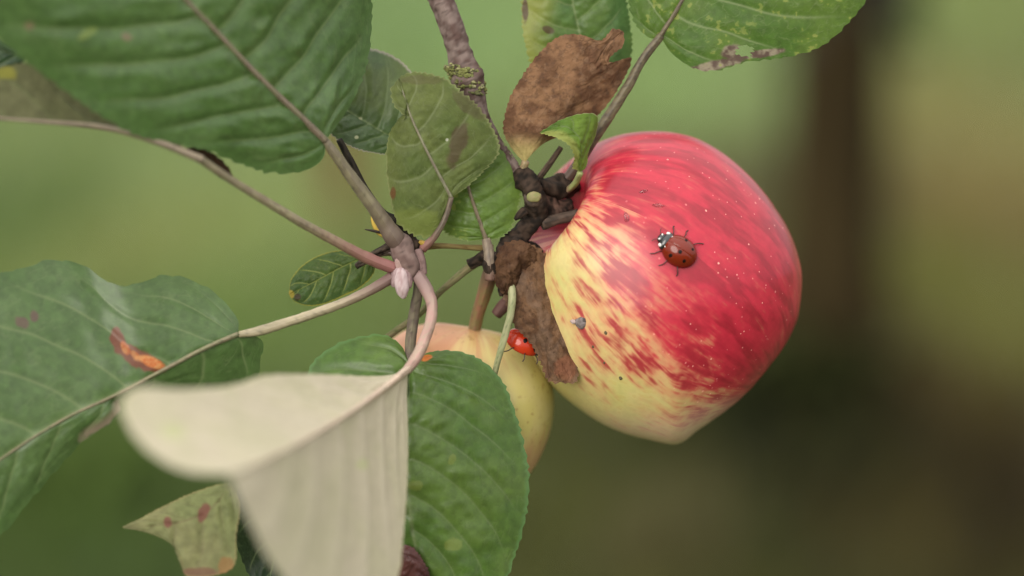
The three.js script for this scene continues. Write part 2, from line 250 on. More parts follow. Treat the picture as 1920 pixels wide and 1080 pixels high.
// ------------------------------------------------------------------ apples
function makeApple(o) {
  const [cx, cy] = o.center, tbl = o.outline.map(([x, y]) => [Math.atan2(y - cy, x - cx), Math.hypot(x - cx, y - cy)]).sort((a, b) => a[0] - b[0]);
  const n = tbl.length, NT = 720, raw = new Float32Array(NT), R = new Float32Array(NT);
  for (let k = 0; k < NT; k++) {
    const th = k / NT * 2 * Math.PI - Math.PI; let i = tbl.findIndex((e) => e[0] > th); if (i < 0) i = 0;
    const b = tbl[i], a = tbl[(i + n - 1) % n]; let ta = a[0], tb = b[0]; if (ta > th) ta -= 2 * Math.PI; if (tb < th) tb += 2 * Math.PI;
    raw[k] = mix(a[1], b[1], (th - ta) / (tb - ta || 1));
  }
  const wd = o.soften ?? 7; for (let k = 0; k < NT; k++) { let s = 0, t = 0; for (let d = -wd; d <= wd; d++) { const w = gauss(d / wd * 1.6); s += w * raw[(k + d + NT) % NT]; t += w; } R[k] = s / t; }
  const Rt = (th) => { const f = ((th + Math.PI) / (2 * Math.PI) * NT % NT + NT) % NT, i = Math.floor(f); return mix(R[i], R[(i + 1) % NT], f - i); };
  const dents = (o.dents ?? []).map((d) => ({ ...d, v: new THREE.Vector3(...d.dir).normalize() }));
  const v3 = new THREE.Vector3();
  function pos(dx, dy, dz) {                        // direction (right, down, to the viewer) to photo space
    const rho = Math.hypot(dx, dy), r = Rt(Math.atan2(dy, dx)), rr = Math.sign(dz) * Math.pow(Math.abs(dz), 0.92);
    let x = dx * r, y = dy * r, z = rr * o.depth; v3.set(dx, dy, dz);
    for (const d of dents) { const a = Math.acos(clamp(v3.dot(d.v), -1, 1)), k = d.amount * gauss(a / d.width); x -= d.v.x * k; y -= d.v.y * k; z -= d.v.z * k; }
    return [cx + x, cy + y, o.dz * MM + z, rho];
  }
  function front(px, py) { const th = Math.atan2(py - cy, px - cx), rho = Math.min(0.999, Math.hypot(px - cx, py - cy) / Rt(th)); return [rho * Math.cos(th), rho * Math.sin(th), Math.sqrt(1 - rho * rho)]; }
  function surface(px, py) { const e = 2, f = (x, y) => { const p = pos(...front(x, y)); return at(p[0], p[1], p[2]); }, p = f(px, py), a = f(px + e, py).sub(p), b = f(px, py + e).sub(p); return { p, n: b.cross(a).normalize() }; }
  const A = new THREE.Vector3(...o.axis).normalize(), B = new THREE.Vector3(0.13, -0.3, 0.9).addScaledVector(A, -new THREE.Vector3(0.13, -0.3, 0.9).dot(A)).normalize(), C = new THREE.Vector3().crossVectors(A, B);
  const dirOf = (lat, lon) => { const s = Math.sin(lat), c = Math.cos(lat), a = Math.cos(lon) * s, b = Math.sin(lon) * s; return [A.x * c + B.x * a + C.x * b, A.y * c + B.y * a + C.y * b, A.z * c + B.z * a + C.z * b]; };
  const nu = o.nu ?? 200, nv = o.nv ?? 280;
  const geom = gridGeometry(nu, nv, (i, j) => at(...pos(...dirOf(i / nu * Math.PI, j / nv * 2 * Math.PI)).slice(0, 3)));
  { // close the seam in the normals
    const N = geom.attributes.normal; for (let i = 0; i <= nu; i++) { const a = i * (nv + 1), b = a + nv; const x = N.getX(a) + N.getX(b), y = N.getY(a) + N.getY(b), z = N.getZ(a) + N.getZ(b), l = Math.hypot(x, y, z) || 1; N.setXYZ(a, x / l, y / l, z / l); N.setXYZ(b, x / l, y / l, z / l); }
  }
  const W = o.tw, H = o.th, img = new Uint8Array(W * H * 4), rough = new Uint8Array(W * H * 4);
  const dots = [];
  for (let k = 0; k < (o.dots ?? 0); k++) { const lat = Math.acos(1 - 2 * rnd()), lon = rnd() * 6.2832; dots.push([lat, lon, 0.004 + 0.006 * rnd() * rnd(), 0.35 + 0.6 * rnd()]); }
  for (let x = 0; x < W; x++) for (let y = 0; y < H; y++) {  // u runs from pole to pole, v round the axis
    const lat = (x + 0.5) / W * Math.PI, lon = (y + 0.5) / H * 2 * Math.PI, d = dirOf(lat, lon), c = o.color(d, lat, lon), k = (y * W + x) * 4;
    img[k] = clamp(toS(c[0]), 0, 255); img[k + 1] = clamp(toS(c[1]), 0, 255); img[k + 2] = clamp(toS(c[2]), 0, 255); img[k + 3] = 255;
  }
  for (const [lat, lon, r, s] of dots) {
    const x0 = lat / Math.PI * W, rx = r / Math.PI * W, ry = r / Math.max(0.1, Math.sin(lat)) / 6.2832 * H, y0 = lon / 6.2832 * H;
    for (let x = Math.floor(x0 - rx * 2); x <= x0 + rx * 2; x++) for (let y = Math.floor(y0 - ry * 2); y <= y0 + ry * 2; y++) {
      if (x < 0 || x >= W) continue; const yy = (y + H) % H, w = s * smooth(1.4, 0.5, Math.hypot((x - x0) / rx, (y - y0) / ry)) * (o.dotMask ? o.dotMask(dirOf(lat, lon)) : 1), k = (yy * W + x) * 4, t = o.dotColor;
      for (let c = 0; c < 3; c++) img[k + c] = mix(img[k + c], t[c], w);
    }
  }
  const mat = new THREE.MeshPhysicalMaterial({ map: tex(img, W, H, true), roughness: 0.5, clearcoat: o.coat ?? 0.5, clearcoatRoughness: o.coatRough ?? 0.3, specularIntensity: 0.35 });
  return { geom, mat, surface, pos, front };
}
const RED = { deep: [0.27, 0.006, 0.022], red: [0.41, 0.012, 0.036], pink: [0.50, 0.115, 0.085], yellow: [0.53, 0.44, 0.18], green: [0.46, 0.43, 0.14] };
const big = makeApple({
  center: [1253, 552], depth: 228, dz: -22, soften: 5, tw: 1024, th: 2048, dots: 650, dotColor: [238, 176, 156],
  outline: [[1503, 510], [1501, 560], [1495, 598], [1476, 640], [1447, 681], [1427, 706], [1397, 739], [1366, 766], [1338, 786], [1312, 804], [1298, 814], [1288, 824], [1277, 831], [1262, 834], [1240, 830], [1215, 824], [1160, 809], [1120, 790], [1085, 766], [1050, 738], [1025, 712], [1000, 672], [978, 600], [964, 520], [962, 450], [978, 400], [1012, 350], [1055, 308], [1095, 281], [1130, 263], [1165, 252], [1200, 247], [1230, 246], [1260, 248], [1300, 257], [1330, 271], [1370, 298], [1400, 325], [1430, 358], [1455, 393], [1475, 425], [1491, 462]],
  axis: [-0.70, -0.58, 0.30],
  dents: [{ dir: [-0.78, -0.56, 0.34], amount: 95, width: 0.26 }, { dir: [0.66, 0.58, -0.55], amount: 26, width: 0.24 }],
  color(d, lat, lon) {
    const dy = (d[0] * -0.80 + d[1] * 0.54 + d[2] * -0.22) / 0.99, cav = Math.acos(clamp(-d[0] * 0.74 - d[1] * 0.53 + d[2] * 0.33, -1, 1));
    const s1 = fbm(lon * 12, lat * 4 + 3, 0, 3), s2 = fbm(lon * 34 + 9, lat * 5, 0, 3), s3 = fbm(lon * 84 + 4, lat * 8, 0, 2), blot = fbm(d[0] * 3.4 + 3, d[1] * 3.4, d[2] * 3.4), fine = fbm(d[0] * 30, d[1] * 30, d[2] * 30, 2), patch = fbm(lon * 15 + 2 * s1, lat * 9 + 2, 3, 3), tear = fbm(d[0] * 42, d[1] * 42, d[2] * 42, 2);
    // how ripe-red the skin is
    let f = 0.74 - dy * 1.35 + (blot - 0.5) * 0.8 + (patch - 0.5) * 0.3 + (s1 - 0.5) * 0.5; f -= 0.70 * gauss(Math.hypot(d[0] + 0.62, d[1] + 0.27, (d[2] - 0.74) * 0.8) / 0.24); f += 0.75 * smooth(0.62, 0.25, cav) * smooth(-0.3, 0.3, dy);
    f -= 0.10 * smooth(0.35, 0.85, d[1] - 0.35 * d[0] + 0.25 * (s1 - 0.5));
    const wash = smooth(-0.34, 0.80, f + (s2 - 0.5) * 0.4 + (patch - 0.5) * 0.5), mixS = 0.18 * s1 + 0.24 * s2 + 0.16 * s3 + 0.36 * patch + 0.06 * tear, th = 0.61 - 0.21 * clamp(f, -0.2, 1.4), streak = smooth(th - 0.085, th + 0.115, mixS) * smooth(-0.55, 0.30, f);
    const base = mixc(RED.yellow, RED.green, smooth(0.42, 0.7, fbm(d[0] * 3 + 8, d[1] * 3, d[2] * 3)) * 0.6);
    let c = mixc(base, mixc(RED.pink, [0.46, 0.045, 0.055], smooth(0.5, 1.1, f)), wash * (0.70 + 0.3 * s2)); c = mixc(c, mixc(RED.red, RED.deep, smooth(0.44, 0.60, 0.4 * s1 + 0.3 * s2 + 0.3 * patch)), streak * (0.30 + 0.56 * wash)); c = mixc(c, mixc(RED.red, RED.deep, smooth(0.4, 0.65, s1)), 0.62 * smooth(0.5, 1.25, f));
    c = mixc(c, [0.70, 0.45, 0.38], 0.55 * smooth(0.74, 0.97, d[1]) * smooth(-0.5, 0.2, d[2]));    // blush, lightened to paint in bounced light along the lowest edge
    c = mixc(c, [0.34, 0.20, 0.05], 0.22 * smooth(0.62, 0.75, fine) * (1 - wash));                   // faint russet
    return c.map((v) => v * (0.90 + 0.20 * fine));
  },
  dotMask: (d) => smooth(-0.35, 0.35, d[0] * 0.8 - d[1] * 0.1 + 0.1), coat: 0.55, coatRough: 0.24,
});
const small = makeApple({
  center: [866, 776], depth: 170, dz: -27, soften: 20, tw: 512, th: 768, dots: 60, dotColor: [150, 110, 60], nu: 120, nv: 160,
  outline: [[1038, 768], [1036, 720], [1010, 672], [975, 640], [930, 614], [890, 603], [850, 601], [800, 606], [760, 618], [725, 645], [700, 690], [690, 750], [700, 820], [735, 880], [800, 930], [870, 945], [940, 932], [985, 898], [1020, 840]],
  axis: [0.12, -0.86, 0.25], dents: [{ dir: [0.15, -0.97, -0.1], amount: 22, width: 0.3 }],
  color(d, lat, lon) {
    const n = fbm(d[0] * 3 + 1, d[1] * 3 + 5, d[2] * 3), fine = fbm(d[0] * 22, d[1] * 22, d[2] * 22, 2), s = fbm(lon * 9, lat * 2);
    let c = mixc([0.60, 0.50, 0.21], [0.54, 0.46, 0.15], smooth(0.35, 0.7, n));
    c = mixc(c, [0.48, 0.19, 0.105], 0.85 * smooth(0.50, -0.60, d[0] + (s - 0.5) * 0.9 + 0.35 * d[1]));
    c = mixc(c, [0.48, 0.21, 0.12], 0.7 * smooth(0.35, 0.8, d[1] + 0.35 * d[0] + (s - 0.5) * 0.5));
    c = mixc(c, [0.28, 0.14, 0.04], 0.5 * smooth(0.62, 0.74, fine) * smooth(0.4, 0.7, n)); return c;
  }, coat: 0.5, coatRough: 0.32,
});
const bigRoot = group('apple', at(1253, 552, -22 * MM)), smallRoot = group('apple', at(866, 776, -27 * MM));
part('skin', big.geom, big.mat, bigRoot); part('skin', small.geom, small.mat, smallRoot);
const woodC = { dark: [0.030, 0.019, 0.012], mid: [0.085, 0.055, 0.038], grey: [0.15, 0.115, 0.095], pink: [0.27, 0.135, 0.115] };
part('stem', stalk([[1085, 400, -8, 10], [1050, 410, -7, 11], [1015, 420, -6, 13]], { c1: woodC.dark, c2: woodC.mid, rough: 0.2, lump: 0.2 }), vertexMat(0.85), bigRoot);
part('stem', stalk([[888, 640, -18, 11], [893, 600, -16, 12], [905, 560, -12, 13], [917, 520, -7, 15], [925, 495, -4, 14]], { c1: [0.26, 0.12, 0.07], c2: [0.20, 0.15, 0.06], c3: woodC.mid, rough: 0.06 }), vertexMat(0.55), smallRoot);
{ // withered sepals at the flower end, and an old scar on the skin
  const gs = []; for (let k = 0; k < 5; k++) { const q = big.pos(...new THREE.Vector3(0.66, 0.58, -0.55).normalize().toArray()); gs.push(stalk([[q[0] + 4 * Math.cos(k * 1.26), q[1] + 4 * Math.sin(k * 1.26), q[2] / MM, 4], [q[0] + 10 + 10 * Math.cos(k * 1.26), q[1] + 10 + 10 * Math.sin(k * 1.26), q[2] / MM, 1.5]], { c1: woodC.dark, c2: woodC.mid, sides: 6 })); }
  part('sepals', mergeGeometries(gs), vertexMat(0.9), bigRoot);
  const q = big.pos(...big.front(1091, 605)), sc = [lumpBall(q[0], q[1], q[2] / MM, 12, 11, 5, 0.25, 3, [0.10, 0.075, 0.065], [0.17, 0.14, 0.14]), lumpBall(q[0] - 13, q[1] - 2, q[2] / MM - 0.5, 9, 4, 3, 0.4, 8, [0.34, 0.24, 0.22], [0.40, 0.32, 0.30]), lumpBall(q[0] + 5, q[1] - 4, q[2] / MM + 0.35, 6, 6, 3, 0.3, 5, [0.03, 0.02, 0.02], [0.06, 0.05, 0.05])];
  part('scar', mergeGeometries(sc), vertexMat(0.7), bigRoot, null, 'small dark grey scab with a pale thread');
  for (const [x, y, r] of [[1136, 624, 3.2], [1164, 708, 3.6], [1133, 680, 2], [1112, 650, 2.4]]) { const p = big.pos(...big.front(x, y)); part('speck', lumpBall(p[0], p[1], p[2] / MM, r, r * 1.2, 1.5, 0.3, x, [0.05, 0.035, 0.015], [0.09, 0.07, 0.03]), vertexMat(0.8), bigRoot); }
}
tag(bigRoot, 'large red and yellow streaked apple with a ladybird on its skin', 'apple');
tag(smallRoot, 'small yellow apple half hidden behind the green leaf', 'apple');
{ // thin dried juice smears and drops on the big apple
  const mat = new THREE.MeshPhysicalMaterial({ color: 0xffffff, roughness: 0.08, transmission: 1, thickness: 0.0004, ior: 1.34 });
  for (const [x, y, rx, ry, t, label] of [
    [1205, 360, 9, 3, -0.4, 'topmost small water drop on the red apple above the ladybird'], [1236, 386, 10, 3.5, 0.2, 'flat water drop on the red apple straight above the ladybird head'], [1176, 412, 5, 13, -0.3, 'tall narrow water smear on the red apple left of the ladybird']]) {
    const p = big.pos(...big.front(x, y)), g = group('water_drop', at(p[0], p[1], p[2]));
    part('film', lumpBall(p[0], p[1], p[2] / MM, rx, ry, 1.6, 0.6, x, [1, 1, 1], [1, 1, 1], t), mat, g);
    tag(g, label, 'water drop', 'water drops on the red apple left of the ladybird');
  }
}

// ------------------------------------------------------------------ ladybirds
function ladybird(label, place, forward, size, tint, spots) {
  const root = group('ladybird', place.p), f = forward.clone().addScaledVector(place.n, -forward.dot(place.n)).normalize(), X = new THREE.Vector3().crossVectors(place.n, f);
  root.quaternion.setFromRotationMatrix(new THREE.Matrix4().makeBasis(X, place.n, f)); root.scale.setScalar(size * 0.001);
  const a = 5.1, b = 4.2, h = 3.5, zc = -0.9;
  const dome = (x, z) => { const r = clamp(Math.hypot(x / b, (z - zc) / a)); return 0.55 + h * Math.pow(1 - Math.pow(r, 2.3), 0.6) - 0.14 * gauss(x / 0.13); };
  const shell = new THREE.MeshPhysicalMaterial({ color: new THREE.Color(...tint), roughness: 0.4, specularIntensity: 0.15, clearcoat: 0.7, clearcoatRoughness: 0.10 });
  const ink = new THREE.MeshPhysicalMaterial({ color: new THREE.Color(0.004, 0.003, 0.003), roughness: 0.5, specularIntensity: 0.3 }), black = new THREE.MeshPhysicalMaterial({ color: new THREE.Color(0.008, 0.007, 0.008), roughness: 0.35, clearcoat: 0.8, clearcoatRoughness: 0.12 }), white = new THREE.MeshStandardMaterial({ color: new THREE.Color(0.75, 0.70, 0.66), roughness: 0.45 }), leg = new THREE.MeshStandardMaterial({ color: new THREE.Color(0.035, 0.018, 0.014), roughness: 0.5 });
  const add = (name, g, m, p = root) => { const q = new THREE.Mesh(g, m); q.name = numbered(name); q.castShadow = q.receiveShadow = true; p.add(q); return q; };
  for (const s of [1, -1]) {
    const wing = add('wing_case', gridGeometry(26, 28, (i, j) => {
      const t = Math.PI * (j / 28 - 0.5), k = i / 24; if (i > 24) { const q = i === 25 ? 0.985 : 0.8; return new THREE.Vector3(s * (0.015 + b * q * Math.cos(t)), i === 25 ? 0.3 : 0.35, zc + a * q * Math.sin(t)); }
      const x = Math.max(0.015, b * Math.sin(k * Math.PI / 2) * Math.cos(t)), z = zc + a * Math.sin(k * Math.PI / 2) * Math.sin(t); return new THREE.Vector3(s * x, dome(x, z), z);
    }), shell);
    for (const [x, z, r] of spots) if (x * s > 0) add('spot', gridGeometry(4, 18, (i, j) => { const q = r * i / 4, t = j / 18 * 6.2832, xx = Math.max(0.03, Math.abs(x) + q * Math.cos(t)) , zz = z + q * Math.sin(t); return new THREE.Vector3(s * xx, dome(xx, zz) + (i === 4 ? -0.02 : 0.035), zz); }), ink, wing);
  }
  const ell = (rx, ry, rz, x, y, z) => new THREE.SphereGeometry(1, 24, 16).scale(rx, ry, rz).translate(x, y, z);
  add('underside', ell(3.6, 0.55, 4.6, 0, 0.55, -0.5), black);
  const pr = add('pronotum', ell(2.75, 1.6, 1.55, 0, 1.05, 3.45), black);
  for (const s of [1, -1]) { add('white_patch', ell(0.50, 0.62, 0.62, s * 1.90, 1.55, 4.1), white, pr); add('white_patch', ell(0.30, 0.16, 0.28, s * 1.6, 2.28, 2.75), white, pr); }
  const hd = add('head', ell(1.4, 0.95, 1.0, 0, 0.95, 5.0), black);
  for (const s of [1, -1]) {
    add('eye_patch', ell(0.26, 0.2, 0.26, s * 0.72, 1.72, 5.35), white, hd);
    add('antenna', new THREE.TubeGeometry(new THREE.CatmullRomCurve3([[s * 0.8, 0.8, 5.7], [s * 1.5, 1.0, 6.4], [s * 2.2, 0.8, 6.6]].map((p) => new THREE.Vector3(...p))), 10, 0.1, 6), leg, hd);
    for (const [z, kx, kz, fx, fz] of [[2.6, 3.7, 3.6, 5.0, 4.6], [0.4, 4.6, 0.3, 6.3, 0.9], [-1.8, 4.3, -3.3, 5.8, -4.6]])
      add('leg', new THREE.TubeGeometry(new THREE.CatmullRomCurve3([[s * 2.2, 0.5, z], [s * kx, 0.95, kz], [s * mix(kx, fx, 0.6), 0.35, mix(kz, fz, 0.6)], [s * fx, -0.05, fz + 0.4 * s]].map((p) => new THREE.Vector3(...p))), 18, 0.15, 7), leg);
  }
  return tag(root, label, 'ladybird');
}
const dirPx = (p, dx, dy, d = 0) => at(1000 + dx, 500 + dy, d).sub(at(1000, 500, 0));
{
  const pl = big.surface(1268, 468); pl.p.addScaledVector(pl.n, -0.0003);
  ladybird('red seven-spot ladybird on the large apple, black head to the upper left', pl, dirPx(null, -63, -47), 1.04, [0.15, 0.013, 0.003], [[0.85, -1.2, 0.6], [2.9, 0.3, 0.5], [2.0, -3.5, 0.5], [-3.0, -0.7, 0.5], [-2.0, -3.5, 0.45]]);
  const p2 = small.surface(988, 655); p2.p.copy(at(986, 648, -6 * MM)); p2.n.copy(dirPx(null, 0, 0).set(0, 0, 0).add(dirPx(null, 14, -26, 24))).normalize();
  ladybird('bright orange-red ladybird between the small yellow apple and the hanging brown leaf', p2, dirPx(null, 24, 34, -20), 1.08, [0.40, 0.028, 0.007], [[2.2, -1.6, 0.62], [-2.3, -1.0, 0.62], [2.7, 1.8, 0.5], [-2.4, 2.2, 0.5]]);
}

// ------------------------------------------------------------------ the branch and its leaves
const branch = group('apple_branch', at(800, -90, -6 * MM));
const barkMat = vertexMat(0.85, { specularIntensity: 0.4 }), stalkMat = vertexMat(0.6);
const GREEN = { top: [0.056, 0.125, 0.026], under: [0.16, 0.19, 0.10], vein: [0.17, 0.22, 0.09] };
function leaf(o) {
  const nu = o.nu ?? 150, nv = o.nv ?? 56, half = nv / 2, mm = (p) => [p[0], p[1], p[2] * MM];
  const mid = curve(o.mid.map(mm), nu), base = o.mid[0], tip = o.mid[o.mid.length - 1];
  const edge = (e) => curve([base, ...e, tip].map(mm), nu), E = [edge(o.left), edge(o.right)], sd = base[0] * 0.37 + base[1] * 0.11, N = o.veins ?? 8, skL = o.skew ?? 0.28, skR = o.skewR ?? skL, teeth = o.teeth ?? 34, ta = (o.tooth ?? 3) * 1.5;
  const veinD = (u, v) => { const s = (u - (v < 0 ? skL : skR) * Math.pow(Math.abs(v), 1.25) * (1 - 0.4 * u) + 0.012 * (noise(v * 6 + sd, u * 9) - 0.5)) * N + (v < 0 ? 0.42 : 0) + 0.15; return Math.abs(s - Math.round(s)); };
  const relief = (u, v) => { const d = veinD(u, v), a = Math.abs(v), fade = smooth(0, 0.12, u) * smooth(1, 0.85, u) * smooth(1.02, 0.6, a); return (o.quilt ?? 1) * ((1 - gauss(d / 0.16)) * fade * (3.0 + 2.2 * (noise(u * 34 + sd, v * 9 + sd) - 0.5)) - 2.2 * gauss(a / 0.05) + 2.4 * (fbm(u * 20 + sd * 2, v * 7, 3, 2) - 0.5) * fade); };
  const P = (u, v) => {
    const f = u * nu, i = Math.min(nu - 1, Math.floor(f)), t = f - i, m = mid[i].map((q, k) => mix(q, mid[i + 1][k], t)), e = E[v < 0 ? 0 : 1], q = e[i].map((w, k) => mix(w, e[i + 1][k], t)), a = Math.abs(v);
    const dx = q[0] - m[0], dy = q[1] - m[1], dz = q[2] - m[2], l = Math.hypot(dx, dy, dz) || 1;
    const tk = 0.45 + 1.1 * noise(u * teeth * 0.9 + sd, v < 0 ? 3.5 : 8.5), saw = (((u + 0.006 * Math.sin(u * 61 + sd)) * teeth + (v < 0 ? 0.3 : 0)) % 1 + 1) % 1, k = a + (a > 0.9 ? (a - 0.9) * 10 : 0) * ta * tk / l * (saw < 0.75 ? saw / 0.75 : (1 - saw) / 0.25) * smooth(0.02, 0.12, u) + 0;
    const edgeW = o.wave ? o.wave * a * a * Math.sin(u * (o.waves ?? 9) + v * 2 + sd) * Math.sin(Math.PI * u) : 0;
    return [m[0] + dx * k, m[1] + dy * k, m[2] + dz * k + (o.dome ?? 0) * 4 * a * (1 - a) * Math.sin(Math.PI * clamp(u)) + edgeW];
  };
  const pts = []; for (let i = 0; i <= nu; i++) { const r = []; for (let j = 0; j <= nv; j++) r.push(P(i / nu, j / half - 1)); pts.push(r); }
  const G = (i, j) => pts[clamp(i, 0, nu)][clamp(j, 0, nv)], side = o.under ? -1 : 1;
  const world = (i, j, lift = 0) => {
    const p = G(i, j), a = G(i + 1, j), b = G(i - 1, j), c = G(i, j + 1), d = G(i, j - 1), ux = a[0] - b[0], uy = a[1] - b[1], uz = a[2] - b[2], vx = c[0] - d[0], vy = c[1] - d[1], vz = c[2] - d[2];
    let nx = uy * vz - uz * vy, ny = uz * vx - ux * vz, nz = ux * vy - uy * vx; const l = Math.hypot(nx, ny, nz) || 1, h = (relief(i / nu, j / half - 1) * side + lift) / l * (o.flip ? -1 : 1) * (o.facing ?? Math.sign(nz) ?? 1); nx *= h; ny *= h; nz *= h;
    return at(p[0] + nx, p[1] + ny, p[2] + nz);
  };
  const holeAt = (i, j) => (o.holes ?? []).some(([x, y, rx, ry]) => { const p = G(i, j), q = Math.hypot((p[0] - x) / rx, (p[1] - y) / ry); return q < 0.8 + 0.4 * noise(p[0] * 0.15, p[1] * 0.15); });
  const origin = at(base[0], base[1], base[2] * MM);
  const geom = gridGeometry(nu, nv, (i, j) => world(i, j), { keep: (i, j) => !holeAt(i, j) });
  // look: skin colour, veins, blemishes; and the fine relief of the skin
  const W = o.res ?? 448, H = W, img = new Uint8Array(W * H * 4), bump = new Uint8Array(W * H * 4), c0 = o.color ?? GREEN.top, vc = o.vein ?? GREEN.vein, vs = o.veinStrength ?? 0.55, SC = 9;
  for (let y = 0; y < H; y++) for (let x = 0; x < W; x++) {
    const u = (x + 0.5) / W, v = (y + 0.5) / H * 2 - 1, a = Math.abs(v), d = veinD(u, v), q = P(u, v), k = (y * W + x) * 4;
    const n1 = fbm(q[0] * 0.012 + sd, q[1] * 0.012, q[2] * 0.012), n2 = fbm(q[0] * 0.09 + sd, q[1] * 0.09, q[2] * 0.05, 3), ret = Math.abs(noise(u * 46 + 3 * n2 + sd, v * 15 + 2 * n1) - 0.5) * 2, ret2 = Math.abs(noise(u * 110 + sd, v * 60) - 0.5) * 2;
    let c = mixc(c0, o.color2 ?? [c0[0] * 1.35, c0[1] * 1.12, c0[2] * 0.85], smooth(0.35, 0.7, n1)); c = c.map((w) => w * (1 + (o.mottle ?? 0.62) * (n2 - 0.55)));
    const fine = smooth(0.14, 0.0, ret) * 0.36 + smooth(0.16, 0, ret2) * 0.16;
    c = mixc(c, vc, vs * clamp(gauss(d / 0.035) * smooth(1.0, 0.7, a) * smooth(0, 0.06, u) + fine));
    c = mixc(c, vc, 0.8 * gauss(a / 0.022)); if (o.rim) c = mixc(c, o.rim, 0.75 * smooth(0.955, 0.995, a + 0.02 * (n2 - 0.5)));
    if (o.paint) c = o.paint(c, q, u, v, n1, n2);
    img[k] = clamp(toS(c[0]), 0, 255); img[k + 1] = clamp(toS(c[1]), 0, 255); img[k + 2] = clamp(toS(c[2]), 0, 255); img[k + 3] = 255;
    const b = 128 + side * (o.fine ?? 1) * (-60 * fine - 26 * gauss(d / 0.05) * smooth(1, 0.7, a)) + (o.crumple ?? 20) * (n2 - 0.5) * 2; bump[k] = bump[k + 1] = bump[k + 2] = clamp(b, 0, 255); bump[k + 3] = 255;
  }
  const mat = new THREE.MeshPhysicalMaterial({ map: tex(img, W, H, true), bumpMap: tex(bump, W, H, false), bumpScale: o.bump ?? 0.0008, roughness: o.rough ?? 0.92, transmission: o.through ?? 0.32, thickness: 0, clearcoat: o.coat ?? 0.55, clearcoatRoughness: o.coatRough ?? 0.38, specularIntensity: 0.12 });
  const m = part('leaf', geom, mat, branch, origin, o.label);
  if (o.rib) {
    const n = o.rib.length ?? 0.9, pp = []; for (let i = 0; i <= 14; i++) { const u = i / 14 * n, p = P(u, 0); pp.push([p[0], p[1], p[2] / MM + (o.rib.lift ?? 0.25), mix(o.rib.r ?? 4.5, 1.2, Math.pow(u, 0.8))]); }
    part('midrib', stalk(pp, { c1: o.rib.c1 ?? [0.20, 0.21, 0.10], c2: o.rib.c2 ?? [0.24, 0.18, 0.12], sides: 8, seed: sd }), stalkMat, m);
  }
  if (o.stalk) part('petiole', stalk(o.stalk, { c1: [0.21, 0.20, 0.115], c2: [0.26, 0.19, 0.13], c3: [0.22, 0.10, 0.085], rough: 0.13, freq: 0.11, lump: 0.03, seed: sd, ...o.stalkLook }), stalkMat, m);
  return m;
}
const blob = (q, x, y, rx, ry, t = 0) => { const c = Math.cos(t), s = Math.sin(t), dx = q[0] - x, dy = q[1] - y, w = 0.35 * (fbm(q[0] * 0.06, q[1] * 0.06) - 0.5) * 2; return smooth(1.15, 0.75, Math.hypot((dx * c + dy * s) / rx, (-dx * s + dy * c) / ry) + w); };

// wood
const barkOpt = { c1: [0.075, 0.045, 0.038], c2: [0.17, 0.125, 0.11], rough: 0.16, freq: 0.08, lump: 0.07, sides: 22, step: 3 };
part('stem', stalk([[782, -160, -8, 25], [806, -70, -7, 24], [828, 0, -6, 23], [848, 55, -5, 22], [862, 100, -5, 22], [870, 128, -5, 26], [876, 146, -5, 31], [884, 166, -5, 25], [895, 200, -5, 18], [912, 235, -5, 13.5], [936, 275, -5, 11.5], [958, 305, -5, 11], [976, 335, -5, 15]], barkOpt), barkMat, branch);
{ // moss and bud-scale collar
  const gs = []; for (let k = 0; k < 190; k++) { const a = rnd() * 3.4 - 1.7, t = Math.pow(rnd(), 1.4) , big = 1.6 + 3.4 * rnd() * rnd(); gs.push(lumpBall(866 + 20 * t + (31 - 6 * t) * Math.sin(a), 124 + 52 * t + 5 * Math.sin(a * 2), -5 + (31 - 6 * t) * Math.cos(a) / MM, big * 1.5, big, big, 0.5, k, k % 3 ? [0.17, 0.18, 0.05] : [0.05, 0.055, 0.02], k % 4 ? [0.10, 0.10, 0.03] : [0.26, 0.24, 0.12])); }
  part('moss', mergeGeometries(gs), vertexMat(0.95), branch, null, 'yellow-green moss ring round the stem');
}
const darkOpt = { c1: [0.009, 0.006, 0.004], c2: [0.040, 0.025, 0.017], rough: 0.22, lump: 0.34, freq: 0.11, sides: 30, step: 2 };  // near-black bark; shade between the spur lumps is put into the colour
part('spur', mergeGeometries([
  stalk([[972, 318, -4, 13.3], [990, 345, -3, 18.7], [1003, 375, -3, 20.3], [1000, 405, -5, 17.2], [975, 440, -5, 17.2], [955, 470, -4, 20.3], [945, 505, -4, 15.6], [942, 535, -3, 10.1], [940, 556, -3, 3.1]], { ...darkOpt, seed: 2 }),
  stalk([[1005, 350, -6, 17.2], [1035, 350, -9, 20.3], [1062, 352, -12, 17.2], [1085, 350, -15, 7.8]], { ...darkOpt, seed: 5 }),
  stalk([[1010, 385, -7, 17.2], [1040, 392, -10, 20.3], [1068, 385, -13, 14.0]], { ...darkOpt, seed: 8, c2: [0.11, 0.062, 0.045] }),
  stalk([[960, 470, -6, 17.2], [995, 470, -8, 15.6], [1020, 480, -8, 6.2]], { ...darkOpt, seed: 11 }),
  stalk([[985, 395, -1, 7.0], [972, 405, 0, 5.5], [965, 412, 0, 2.3]], { ...darkOpt, seed: 13 }),
  stalk([[930, 475, -2, 10.9], [920, 500, -1, 12.5], [928, 525, -2, 7.0]], { ...darkOpt, seed: 15 }),
]), barkMat, branch, null, 'knobbly fruit spur darkened for shade in the hollow of the apple');
part('cut_end', mergeGeometries([lumpBall(1001, 369, 0.6, 14, 10, 5, 0.12, 4, [0.17, 0.17, 0.055], [0.22, 0.18, 0.08]), lumpBall(1000, 371, -0.9, 18, 15, 7, 0.2, 6, woodC.dark, woodC.mid)]), vertexMat(0.7), branch, null, 'pale yellow-green cut end');
